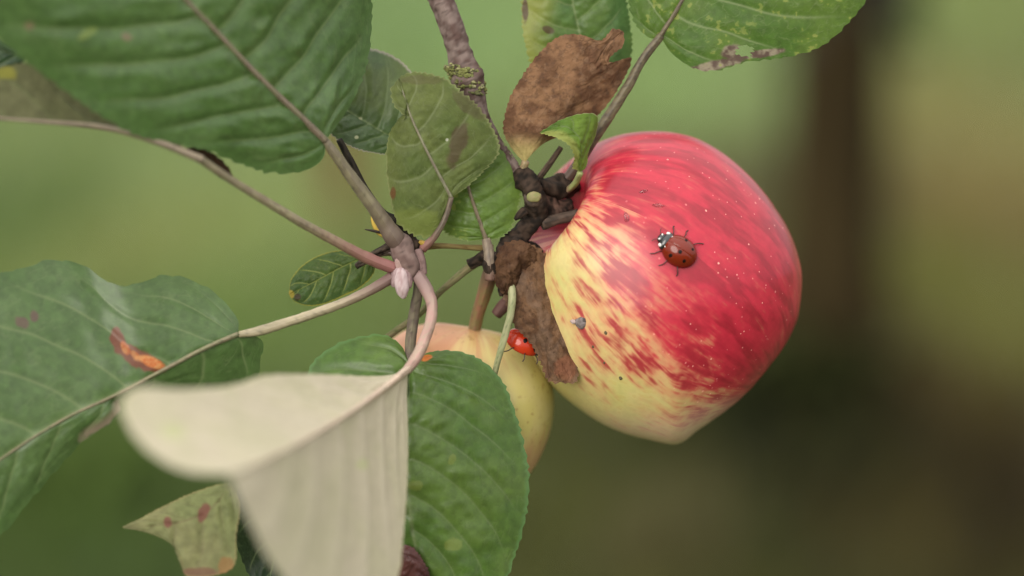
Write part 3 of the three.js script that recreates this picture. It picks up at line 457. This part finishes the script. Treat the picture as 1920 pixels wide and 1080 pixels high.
// twigs
const twig = (pts, look = {}, mat = barkMat) => part('twig', stalk(pts, { c1: woodC.mid, c2: woodC.grey, rough: 0.12, seed: pts[0][0], ...look }), mat, branch);
twig([[925, 466, -4, 7], [880, 464, -4, 5], [830, 461, -2, 5], [790, 462, 0, 8]], { c1: [0.13, 0.085, 0.03], c2: [0.17, 0.13, 0.05] });
twig([[912, 482, -5, 9], [885, 498, -6, 8], [855, 522, -7, 7], [828, 545, -8, 6], [790, 585, -9, 6], [740, 622, -10, 6], [690, 660, -9, 5]], { c1: [0.11, 0.11, 0.045], c2: [0.16, 0.13, 0.07] });
twig([[918, 480, -3, 15], [900, 487, -4, 12], [880, 497, -5, 9]], darkOpt);
twig([[740, 458, 2, 9], [715, 470, 2, 8], [692, 484, 1, 7], [668, 500, 0, 5]], { ...darkOpt, c2: [0.07, 0.05, 0.035] });
twig([[930, 590, -10, 10], [945, 572, -9, 12], [958, 555, -8, 10]], { c1: [0.08, 0.035, 0.03], c2: [0.11, 0.06, 0.05] });
twig([[925, 480, -6, 7], [946, 508, -2, 7], [959, 540, 1, 7.5], [958, 585, 2.5, 7], [948, 625, 2, 7], [938, 660, 1, 6.5], [930, 690, -1, 6], [924, 715, -3.5, 6]], { c1: [0.22, 0.24, 0.11], c2: [0.30, 0.29, 0.16], rough: 0.06 }, stalkMat);
twig([[1010, 335, -6, 6], [1030, 308, -7, 6], [1052, 276, -8, 5]], { c1: woodC.dark, c2: woodC.mid });
twig([[636, 262, 8, 6], [656, 300, 6, 7], [688, 358, 3, 6], [720, 402, 1, 8], [745, 418, 1, 12], [760, 440, 1, 12]], { c1: [0.012, 0.010, 0.008], c2: [0.035, 0.028, 0.02] });
twig([[786, 515, 1, 9], [783, 550, 1, 9], [776, 590, 0, 10], [770, 640, 2, 10], [768, 690, 5, 8]], { c1: [0.14, 0.12, 0.08], c2: [0.10, 0.075, 0.06] });
// the whorl where the long stalks meet
part('spur', mergeGeometries([
  stalk([[738, 440, 3, 14], [748, 455, 3, 21], [758, 480, 3, 22], [768, 505, 3.5, 19], [760, 525, 4, 10]], { c1: [0.12, 0.075, 0.065], c2: [0.19, 0.13, 0.115], rough: 0.12, lump: 0.12, sides: 20, step: 3 }),
  stalk([[745, 438, 0, 14], [765, 455, 0, 20], [785, 462, 0, 12], [795, 464, 0, 4]], { ...darkOpt, seed: 21 }),
  stalk([[782, 470, 2, 10], [789, 490, 3, 9], [793, 515, 3, 8]], { c1: [0.15, 0.09, 0.08], c2: [0.20, 0.13, 0.12], sides: 12, step: 3 }),
]), barkMat, branch, null, 'small brown knot where the long leaf stalks meet');
part('bud', mergeGeometries([
  lumpBall(753, 530, 5.5, 14, 30, 13, 0.10, 2, [0.30, 0.20, 0.20], [0.46, 0.36, 0.36], -0.08), lumpBall(742, 520, 5, 10, 20, 9, 0.1, 4, [0.19, 0.12, 0.12], [0.30, 0.21, 0.21], 0.15), lumpBall(764, 518, 5, 9, 22, 9, 0.1, 6, [0.17, 0.10, 0.10], [0.28, 0.19, 0.18], -0.2), lumpBall(752, 500, 4.6, 15, 20, 9, 0.15, 7, [0.24, 0.15, 0.13], [0.30, 0.20, 0.18]),
]), vertexMat(0.75), branch, null, 'pink-white downy bud pointing down');
part('stipule', stalk([[697, 402, 1, 2], [703, 420, 1, 7], [716, 436, 1, 8], [728, 448, 1, 2]], { c1: [0.42, 0.28, 0.04], c2: [0.52, 0.36, 0.06], rough: 0.3, sides: 8 }), vertexMat(0.7), branch, null, 'yellow withered stipule');
part('stipule', stalk([[786, 452, 2, 3], [795, 458, 2, 6], [803, 463, 2, 3]], { c1: [0.42, 0.28, 0.04], c2: [0.32, 0.2, 0.03], rough: 0.3, sides: 8 }), vertexMat(0.7), branch);
part('stipule', stalk([[684, 430, 2, 1], [700, 433, 2, 3], [722, 438, 2, 3]], { c1: woodC.dark, c2: woodC.dark, sides: 6 }), vertexMat(0.8), branch);

// leaves, roughly from the back to the front
leaf({ label: 'green leaf with yellowing edge behind the brown withered leaf', mid: [[1118, 165, -16], [1095, 90, -14], [1075, 10, -12], [1060, -110, -10]], left: [[1060, 160, -15], [1005, 128, -13], [986, 80, -12], [980, 20, -12], [990, -50, -11]], right: [[1160, 150, -16], [1182, 100, -16], [1180, 50, -15], [1168, -10, -14], [1130, -80, -12]], color: [0.062, 0.13, 0.036], veins: 6, dome: 6,
  paint: (c, q, u, v, n1, n2) => { c = mixc(c, [0.30, 0.30, 0.05], 0.6 * smooth(1062, 985, q[0] + (n1 - 0.5) * 70)); c = mixc(c, [0.07, 0.045, 0.02], 0.9 * blob(q, 1028, 56, 11, 7, 0.3)); return mixc(c, [0.07, 0.035, 0.015], 0.9 * blob(q, 985, 20, 6, 22)); } });
leaf({ label: 'dark green leaf with silvery lower half behind the big top left leaf', mid: [[768, 268, -9], [725, 252, -8], [680, 225, -7], [630, 195, -6], [585, 160, -6]], left: [[735, 287, -6], [690, 284, -4], [650, 270, -3], [618, 248, -3], [590, 205, -5]], right: [[775, 200, -10], [772, 140, -13], [740, 108, -14], [690, 92, -14], [630, 110, -11]], color: [0.066, 0.112, 0.036], veins: 6, rim: [0.42, 0.36, 0.30], tooth: 2, dome: 4, coat: 0.8, coatRough: 0.38,
  paint: (c, q) => mixc(c, [0.5, 0.5, 0.3], 0.8 * Math.max(blob(q, 676, 222, 4, 3), blob(q, 668, 258, 4, 3))) });
leaf({ label: 'large green leaf at the top right with a brown-edged hole', mid: [[1238, 68, -6], [1262, 30, -5], [1292, -20, -4], [1350, -110, -2], [1440, -220, 2]], left: [[1222, 72, -6], [1198, 52, -7], [1184, 20, -8], [1180, -20, -9], [1190, -110, -8], [1300, -230, -3]], right: [[1258, 98, -5], [1300, 126, -3], [1335, 131, -2], [1400, 114, -1], [1470, 106, 0], [1538, 86, 1], [1590, 40, 2], [1625, -5, 3], [1640, -90, 4], [1560, -210, 4]], color: [0.060, 0.120, 0.018], color2: [0.085, 0.145, 0.022], veins: 6, skew: 0.25, dome: 10, coat: 0.25, rib: { r: 5, c1: [0.10, 0.075, 0.05], c2: [0.15, 0.12, 0.07] }, veinStrength: 0.8,
  holes: [[1392, 94, 18, 11]],
  paint: (c, q, u, v, n1, n2) => { const rot = Math.max(blob(q, 1372, 98, 22, 17), blob(q, 1345, 121, 62, 10, -0.22), blob(q, 1420, 101, 55, 8, -0.12)); c = mixc(c, mixc([0.10, 0.055, 0.05], [0.27, 0.22, 0.16], smooth(0.35, 0.65, n2)), 0.9 * rot); return mixc(c, [0.26, 0.28, 0.07], 0.6 * smooth(0.64, 0.72, n2) * smooth(0.3, 0.6, n1)); },
  stalk: [[1240, 66, -6, 8], [1205, 112, -6, 8], [1178, 160, -6, 9], [1145, 212, -7, 10], [1112, 262, -8, 10], [1075, 320, -11, 10], [1050, 348, -12, 10]], stalkLook: { c1: [0.06, 0.042, 0.028], c2: [0.13, 0.105, 0.058], c3: [0.07, 0.04, 0.028] } });
const rust = (c, q, u, v, n1, n2) => { const k = fbm(q[0] * 0.045, q[1] * 0.045, 4, 4), m = fbm(q[0] * 0.16, q[1] * 0.16, 2, 3); let o = mixc([0.225, 0.122, 0.066], [0.125, 0.064, 0.036], smooth(0.35, 0.68, k)); o = mixc(o, [0.065, 0.040, 0.030], 0.38 * smooth(0.52, 0.74, m)); return mixc(o, [0.30, 0.18, 0.11], 0.28 * smooth(0.58, 0.72, fbm(q[0] * 0.09 + 40, q[1] * 0.09, 8, 3))); };
leaf({ label: 'brown withered leaf standing up beside the small curled green leaf', mid: [[984, 306, -3], [1020, 250, 0], [1068, 185, 2], [1118, 118, 2], [1138, 85, 1], [1168, 58, -1]], left: [[965, 285, -3], [946, 250, -2], [948, 215, 0], [960, 178, 2], [988, 132, 4], [1020, 92, 5], [1052, 68, 5], [1090, 66, 4], [1128, 76, 2], [1150, 56, 0]], right: [[1005, 278, -3], [1060, 250, -5], [1108, 226, -6], [1148, 182, -6], [1182, 108, -4], [1150, 122, -1], [1140, 130, 0], [1144, 106, 0], [1168, 84, -1]], color: [0.2, 0.09, 0.05], paint: (c, q, u, v, n1, n2) => { c = rust(c, q, u, v, n1, n2); return mixc(c, [0.40, 0.33, 0.13], 0.85 * smooth(0.20, 0.04, u + 0.12 * (n1 - 0.5))); }, coat: 0.05, through: 0.12, veins: 5, quilt: 0.8, tooth: 2, crumple: 70, bump: 0.0011, wave: 4, rim: [0.30, 0.20, 0.15], veinStrength: 0.1, vein: [0.2, 0.12, 0.07],
  stalk: [[986, 302, -3, 7], [980, 320, -4, 7], [978, 345, -5, 8]], stalkLook: { c1: [0.26, 0.2, 0.1], c2: [0.2, 0.13, 0.07] } });
leaf({ label: 'small yellow-green curled leaf against the red apple', mid: [[1087, 322, 0], [1090, 290, 3], [1085, 258, 5], [1060, 238, 5], [1012, 249, 2]], left: [[1076, 314, 1], [1078, 292, 4], [1068, 272, 6], [1040, 256, 6]], right: [[1097, 316, -1], [1103, 285, -2], [1116, 255, -3], [1118, 216, -1], [1090, 214, 2], [1050, 226, 3]], color: [0.10, 0.20, 0.028], color2: [0.17, 0.25, 0.035], veins: 5, rim: [0.38, 0.40, 0.20], tooth: 2, teeth: 14, through: 0.4, nu: 90, nv: 40, res: 256, coat: 0.25,
  paint: (c, q, u, v) => mixc(c, [0.33, 0.36, 0.10], 0.8 * smooth(-0.25, -0.7, v)), stalk: [[1088, 324, 0, 6], [1078, 345, -5, 6], [1060, 360, -10, 6]], stalkLook: { c1: [0.26, 0.30, 0.10], c2: [0.2, 0.2, 0.08] } });
leaf({ label: 'bright green rounded leaf behind the dull green middle leaf', mid: [[911, 448, -1], [894, 400, 0], [878, 350, 0], [872, 300, -1], [885, 235, -3]], left: [[882, 450, -1], [850, 442, -2], [826, 420, -4], [815, 370, -6], [825, 300, -6]], right: [[932, 446, -1], [956, 428, -2], [970, 392, -3], [976, 345, -4], [960, 296, -4], [932, 262, -4]], color: [0.098, 0.165, 0.028], color2: [0.135, 0.20, 0.032], veins: 6, dome: 5, rib: { r: 4.5, c1: [0.13, 0.10, 0.06], c2: [0.18, 0.14, 0.09], length: 0.55 }, rim: [0.22, 0.28, 0.10], tooth: 4, veinStrength: 0.3,
  paint: (c, q, u, v, n1, n2) => mixc(c, [0.28, 0.30, 0.07], 0.5 * smooth(0.58, 0.7, n2) * smooth(890, 850, q[0])),
  stalk: [[911, 447, -1, 8], [916, 470, -1, 10], [919, 495, -1, 11], [921, 525, -2, 11]], stalkLook: { c1: [0.15, 0.11, 0.08], c2: [0.22, 0.17, 0.12], c3: [0.15, 0.08, 0.06] } });
leaf({ label: 'dull green leaf with a purple-brown stain in the middle of the branch', mid: [[846, 370, 7], [815, 312, 9], [790, 262, 10], [768, 212, 10], [748, 146, 8]], left: [[834, 412, 5], [812, 440, 4], [776, 437, 4], [746, 414, 4], [733, 370, 5], [726, 318, 6], [727, 272, 7], [738, 236, 9], [760, 216, 11], [744, 202, 11], [735, 170, 9]], right: [[862, 360, 7], [900, 325, 5], [934, 284, 4], [932, 262, 4], [918, 234, 5], [896, 202, 6], [866, 176, 7], [838, 152, 7], [800, 139, 8], [768, 138, 8]], color: [0.092, 0.125, 0.034], color2: [0.115, 0.140, 0.040], veins: 5, skew: 0.3, vein: [0.22, 0.25, 0.13], veinStrength: 0.5, rim: [0.22, 0.24, 0.10], tooth: 4, dome: 4, coat: 0.25, coatRough: 0.5, rib: { r: 3.5, c1: [0.2, 0.2, 0.12], c2: [0.16, 0.13, 0.09] },
  paint: (c, q, u, v, n1, n2) => { c = mixc(c, [0.085, 0.05, 0.035], 0.7 * Math.max(blob(q, 858, 270, 16, 46, 0.35), 0.6 * blob(q, 880, 200, 40, 14, 0.7), 0.5 * blob(q, 790, 150, 44, 9))); c = mixc(c, [0.18, 0.22, 0.045], 0.45 * blob(q, 775, 425, 50, 34)); c = mixc(c, [0.13, 0.05, 0.02], 0.8 * blob(q, 737, 362, 7, 14)); return mixc(c, [0.6, 0.6, 0.5], 0.8 * blob(q, 838, 262, 3, 3)); },
  stalk: [[846, 369, 7, 5], [838, 400, 6, 5], [824, 430, 5, 5.5], [808, 452, 3, 7], [792, 466, 1, 9]], stalkLook: { c1: [0.09, 0.065, 0.05], c2: [0.15, 0.115, 0.08] } });
leaf({ label: 'small oval leaf with a thin yellow edge below the knot of stalks', mid: [[706, 478, -6], [672, 487, -6], [636, 503, -6], [594, 526, -6], [542, 552, -6]], left: [[700, 512, -6], [680, 535, -6], [640, 556, -6], [600, 571, -6], [574, 572, -6], [552, 564, -6]], right: [[680, 470, -7], [640, 470, -8], [600, 479, -8], [566, 500, -8], [546, 526, -7]], color: [0.045, 0.085, 0.024], color2: [0.06, 0.10, 0.024], vein: [0.22, 0.25, 0.06], veinStrength: 0.8, veins: 5, rim: [0.36, 0.30, 0.04], tooth: 1, nu: 110, nv: 44, dome: 3, coat: 0.25,
  paint: (c, q) => mixc(mixc(c, [0.38, 0.28, 0.03], 0.7 * blob(q, 544, 552, 10, 9)), [0.04, 0.02, 0.01], 0.8 * blob(q, 558, 556, 7, 7)), stalk: [[700, 480, -6, 5], [730, 474, -4, 6], [750, 480, -1, 7]], stalkLook: { c1: woodC.mid, c2: woodC.grey } });
leaf({ label: 'brown withered leaf hanging between the two apples', mid: [[968, 462, 0], [990, 520, 2], [1010, 580, 3], [1028, 640, 3], [1052, 716, 1]], left: [[940, 482, 0], [944, 530, 0], [952, 575, 0], [968, 612, 0], [996, 642, 0], [1016, 680, 0], [1030, 712, 1]], right: [[990, 458, 0], [1012, 470, -1], [1032, 496, -2], [1046, 540, -2], [1058, 590, -1], [1070, 640, 0], [1082, 690, 0], [1078, 716, 1]], color: [0.13, 0.075, 0.045], paint: (c, q, u, v, n1, n2) => { const r = rust(c, q, u, v, n1, n2); let k = mixc([r[0] * 0.68, r[1] * 0.68, r[2] * 0.68], [0.15, 0.10, 0.07], 0.4 * smooth(0.45, 0.65, fbm(q[0] * 0.05 + 9, q[1] * 0.03, 7))); return mixc(k, [0.22, 0.09, 0.05], 0.6 * blob(q, 1060, 690, 22, 26)); }, coat: 0.05, through: 0.08, veins: 5, quilt: 0.9, skew: 0.4, crumple: 70, bump: 0.0011, tooth: 4, teeth: 26, wave: 3, waves: 8, dome: -5, rim: [0.13, 0.10, 0.09], vein: [0.22, 0.15, 0.10], veinStrength: 0.5 });
leaf({ label: 'grey-brown withered leaf scrap wrapped round the spur above the hanging brown leaf', mid: [[1000, 462, 0], [974, 480, 4], [956, 510, 4], [944, 552, 1]], left: [[1012, 478, -2], [1000, 505, -1], [976, 530, 0], [960, 550, 0]], right: [[975, 452, 0], [942, 462, 1], [930, 494, 0], [930, 530, 0]], color: [0.09, 0.06, 0.045], paint: (c, q, u, v, n1, n2) => rust(c, q, u, v, n1, n2).map((w, k) => w * [0.42, 0.40, 0.40][k]), coat: 0.03, through: 0.06, veins: 4, quilt: 1.2, skew: 0.4, crumple: 80, bump: 0.0013, tooth: 4, teeth: 11, wave: 8, waves: 12, nu: 80, nv: 40, res: 224, vein: [0.15, 0.11, 0.09], veinStrength: 0.4 });
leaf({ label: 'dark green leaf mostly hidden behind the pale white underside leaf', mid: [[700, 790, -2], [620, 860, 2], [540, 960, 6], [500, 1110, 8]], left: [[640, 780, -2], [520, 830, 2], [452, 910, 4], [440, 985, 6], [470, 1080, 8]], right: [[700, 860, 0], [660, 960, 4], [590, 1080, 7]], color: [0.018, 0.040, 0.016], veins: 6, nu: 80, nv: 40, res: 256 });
leaf({ label: 'broad green leaf covering the front of the small apple', mid: [[768, 684, 6], [765, 760, 12], [762, 860, 15], [768, 960, 14], [800, 1130, 10]], left: [[752, 648, 3], [722, 630, 2], [680, 632, 2], [635, 645, 2], [585, 684, 3], [575, 740, 4], [590, 860, 5], [630, 1000, 6], [720, 1120, 8]], right: [[795, 664, 5], [850, 659, 3], [898, 674, 1], [938, 712, 0], [965, 775, 1], [982, 840, 2], [990, 900, 3], [984, 970, 4], [966, 1035, 5], [930, 1110, 7]], color: [0.066, 0.130, 0.020], color2: [0.092, 0.155, 0.028], veins: 7, skew: 0.3, skewR: 0.5, dome: 12, quilt: 2.2, coat: 0.8, coatRough: 0.34, rim: [0.10, 0.2, 0.06], veinStrength: 0.35,
  paint: (c, q, u, v, n1, n2) => { c = mixc(c, [0.28, 0.30, 0.06], 0.28 * Math.max(blob(q, 850, 1020, 16, 12), blob(q, 778, 910, 14, 10), blob(q, 846, 862, 7, 12, 0.4))); return mixc(c, [0.55, 0.15, 0.02], 0.9 * blob(q, 800, 672, 11, 6, -0.3)); } });
leaf({ label: 'dark red-brown curled leaf scrap at the bottom edge', mid: [[742, 1030, 14], [765, 1045, 16], [785, 1075, 16], [790, 1110, 14]], left: [[736, 1050, 13], [745, 1090, 13], [770, 1115, 13]], right: [[765, 1024, 15], [792, 1052, 15], [806, 1085, 14], [804, 1110, 13]], color: [0.050, 0.014, 0.012], color2: [0.09, 0.03, 0.025], veins: 3, nu: 60, nv: 30, res: 192, vein: [0.06, 0.02, 0.02], through: 0.05 });
leaf({ label: 'olive brown-spotted leaf scrap at the bottom left', mid: [[432, 905, 24], [400, 950, 26], [350, 975, 26], [290, 985, 25], [230, 989, 24]], left: [[400, 912, 22], [350, 930, 22], [300, 954, 23], [262, 974, 23]], right: [[448, 945, 26], [442, 1000, 28], [437, 1060, 28], [405, 1077, 28], [346, 1076, 28], [338, 1042, 28], [318, 1018, 27], [282, 1000, 26]], color: [0.185, 0.205, 0.085], color2: [0.22, 0.215, 0.10], veins: 5, tooth: 2, coat: 0.1, vein: [0.16, 0.13, 0.07], veinStrength: 0.3, rim: [0.34, 0.26, 0.12], nu: 100, nv: 40, through: 0.3, wave: 3,
  paint: (c, q) => mixc(mixc(c, [0.17, 0.055, 0.05], 0.8 * Math.max(blob(q, 382, 962, 10, 18, 0.4), blob(q, 315, 980, 8, 12), 0.8 * blob(q, 375, 1072, 34, 9))), [0.30, 0.13, 0.05], 0.6 * blob(q, 425, 1062, 15, 18)) });
const mark = (c, q) => { let k = mixc(c, [0.13, 0.05, 0.06], 0.65 * Math.max(blob(q, 40, 605, 16, 10, 0.5), blob(q, 64, 592, 8, 12))); const w = Math.max(blob(q, 222, 640, 15, 24, -0.25), blob(q, 268, 676, 42, 17, 0.42), blob(q, 240, 660, 26, 12, 0.7)); k = mixc(k, [0.16, 0.03, 0.015], 0.85 * clamp(w * 1.3)); return mixc(k, mixc([0.52, 0.13, 0.02], [0.60, 0.26, 0.08], smooth(0.35, 0.65, fbm(q[0] * 0.12, q[1] * 0.12))), 0.85 * Math.max(blob(q, 280, 678, 30, 11, 0.35), 0.7 * blob(q, 234, 652, 7, 15, -0.4), 0.6 * blob(q, 256, 668, 14, 6, 0.6))); };
leaf({ label: 'wavy green leaf on the left with an orange-brown eaten patch', mid: [[446, 627, 14], [390, 650, 17], [310, 692, 20], [210, 744, 23], [120, 786, 26], [0, 862, 30], [-130, 960, 34]], left: [[447, 603, 13], [428, 575, 12], [396, 546, 11], [350, 524, 12], [300, 519, 14], [262, 533, 17], [225, 537, 18], [190, 522, 17], [160, 500, 16], [128, 491, 17], [85, 491, 18], [40, 506, 20], [0, 514, 22], [-70, 560, 26], [-140, 700, 32]], right: [[470, 628, 13], [492, 640, 11], [488, 670, 9], [476, 712, 7], [400, 742, 9], [300, 742, 14], [222, 748, 20], [222, 775, 22], [160, 822, 22], [105, 880, 23], [60, 932, 25], [0, 1003, 27], [-80, 1050, 31]], color: [0.066, 0.122, 0.032], color2: [0.082, 0.140, 0.042], veins: 7, skew: 0.42, skewR: 0.2, dome: 5, coat: 0.95, coatRough: 0.36, rib: { r: 5, c1: [0.16, 0.16, 0.08], c2: [0.2, 0.16, 0.1] }, paint: (c, q, u, v, n1, n2) => mixc(mark(c, q), [0.36, 0.25, 0.20], 0.7 * blob(q, 185, 790, 50, 16, -0.75) * smooth(0.55, 0.95, v)), tooth: 3, teeth: 22,
  stalk: [[448, 627, 14, 6], [480, 622, 14, 9], [540, 604, 12, 9], [600, 584, 10, 9], [660, 561, 8, 9], [705, 538, 6, 10], [735, 520, 4, 11]], stalkLook: { c1: [0.27, 0.23, 0.14], c2: [0.31, 0.26, 0.17], c3: [0.14, 0.08, 0.07] } });
leaf({ label: 'olive brown leaf underside at the far left, its stalk running to the knot', mid: [[380, 300, 40], [300, 268, 42], [200, 240, 44], [100, 230, 46], [0, 222, 47], [-120, 205, 48]], left: [[300, 250, 40], [240, 232, 40], [180, 205, 40], [115, 158, 40], [60, 122, 40], [0, 128, 40], [-70, 150, 44]], right: [[330, 285, 38], [260, 258, 36], [160, 240, 34], [60, 230, 34], [-50, 215, 40]], color: [0.095, 0.098, 0.045], color2: [0.12, 0.12, 0.06], under: true, veins: 6, coat: 0.05, nu: 100, nv: 40, veinStrength: 0.2, rib: { r: 8, length: 1, lift: 0.8, c1: [0.23, 0.185, 0.125], c2: [0.20, 0.155, 0.11] },
  paint: (c, q) => mixc(c, [0.25, 0.24, 0.04], 0.7 * blob(q, 12, 136, 22, 14)),
  stalk: [[376, 299, 40, 8], [430, 335, 34, 7.5], [500, 378, 27, 8], [570, 420, 20, 8.5], [640, 458, 13, 9.5], [690, 484, 8, 11], [738, 503, 4, 12]], stalkLook: { c1: [0.21, 0.185, 0.105], c2: [0.17, 0.135, 0.085], c3: [0.24, 0.10, 0.09] } });
leaf({ label: 'fold of leaf with its shade painted in dark under the big top left leaf', mid: [[440, 338, 30], [400, 305, 32], [372, 288, 33], [350, 280, 34]], left: [[420, 335, 31], [380, 302, 33]], right: [[425, 312, 30], [392, 285, 31], [368, 276, 32]], color: [0.030, 0.018, 0.010], color2: [0.04, 0.02, 0.01], nu: 50, nv: 20, res: 128, veins: 2, rim: [0.03, 0.02, 0.01], veinStrength: 0, vein: [0.03, 0.02, 0.01], coat: 0 });  // shadow edge beside the stalk, painted as a near-black fold
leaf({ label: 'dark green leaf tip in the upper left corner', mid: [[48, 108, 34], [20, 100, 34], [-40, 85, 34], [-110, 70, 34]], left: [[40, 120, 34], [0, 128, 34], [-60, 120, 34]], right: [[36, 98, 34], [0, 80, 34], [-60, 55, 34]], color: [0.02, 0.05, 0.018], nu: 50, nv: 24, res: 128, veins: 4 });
leaf({ label: 'very large green leaf filling the top left corner', mid: [[610, 264, 18], [560, 215, 24], [505, 163, 30], [455, 112, 36], [405, 58, 41], [345, -4, 47], [260, -110, 56], [130, -230, 67]], left: [[606, 296, 18], [575, 318, 19], [510, 321, 24], [450, 305, 30], [400, 283, 36], [330, 268, 41], [260, 252, 46], [190, 214, 51], [110, 158, 56], [40, 106, 62], [-20, 50, 67], [-60, -40, 72], [-30, -170, 72]], right: [[632, 235, 14], [664, 182, 9], [684, 128, 5], [694, 70, 3], [695, 10, 3], [685, -60, 6], [620, -160, 22], [420, -250, 48]], color: [0.060, 0.118, 0.028], color2: [0.076, 0.138, 0.038], veins: 9, skew: 0.24, skewR: 0.16, dome: 6, quilt: 2.6, coat: 1, coatRough: 0.36, rib: { r: 7, c1: [0.15, 0.135, 0.075], c2: [0.17, 0.125, 0.09] }, nu: 200, nv: 70, res: 640, veinStrength: 0.45, tooth: 4, teeth: 44,
  paint: (c, q) => mixc(mixc(c, [0.22, 0.28, 0.06], 0.5 * blob(q, 165, 62, 22, 7, -0.5)), [0.22, 0.12, 0.09], 0.5 * Math.max(blob(q, 235, 68, 10, 8), blob(q, 55, 48, 10, 8))),
  stalk: [[606, 259, 18.3, 6.5], [622, 280, 17, 9], [640, 305, 15, 10], [668, 345, 12, 11.5], [698, 385, 9, 13], [722, 420, 6, 15], [742, 450, 4, 18], [754, 472, 1, 10]], stalkLook: { c1: [0.18, 0.155, 0.09], c2: [0.14, 0.115, 0.075], c3: [0.11, 0.07, 0.06] } });
leaf({ label: 'pale white downy leaf underside, large and blurred in the foreground', mid: [[765, 692, 20], [728, 722, 30], [680, 758, 49], [610, 803, 76], [540, 842, 102], [475, 872, 123], [428, 890, 136]], left: [[742, 701, 22], [690, 706, 30], [620, 703, 45], [550, 702, 61], [490, 706, 74], [440, 722, 86], [340, 730, 108], [250, 730, 123], [229, 752, 129], [244, 805, 136], [290, 855, 139], [350, 884, 139]], right: [[763, 740, 20], [764, 800, 24], [763, 900, 33], [756, 1000, 43], [742, 1090, 55], [690, 1150, 74], [610, 1140, 98], [545, 1095, 117], [500, 1040, 127], [460, 960, 134]], color: [0.50, 0.445, 0.33], color2: [0.47, 0.43, 0.30], vein: [0.58, 0.51, 0.41], veins: 7, skew: 0.12, skewR: 0.36, under: true, coat: 0, rough: 1, through: 0.15, veinStrength: 0.6, mottle: 0.18, fine: 0.7, tooth: 3, dome: -6, quilt: 1.0, rim: [0.5, 0.46, 0.3], crumple: 8, rib: { r: 8, c1: [0.50, 0.41, 0.31], c2: [0.50, 0.37, 0.29], lift: 0.3 },
  paint: (c, q, u, v, n1) => mixc(c, [0.45, 0.50, 0.22], 0.4 * Math.max(blob(q, 325, 808, 26, 16), blob(q, 682, 870, 12, 12))),
  stalk: [[764, 694, 20, 9], [782, 668, 17, 11], [797, 635, 13, 11], [808, 600, 9, 11], [810, 570, 7, 11], [800, 543, 5, 13], [782, 515, 3, 14]], stalkLook: { c1: [0.36, 0.21, 0.18], c2: [0.32, 0.24, 0.18], c3: [0.19, 0.12, 0.11] } });
tag(branch, 'apple twig with green leaves, withered brown leaves and a knobbly fruit spur', 'branch');
scene.traverse((o) => { delete o.userData.origin; });

renderer.render(scene, camera);
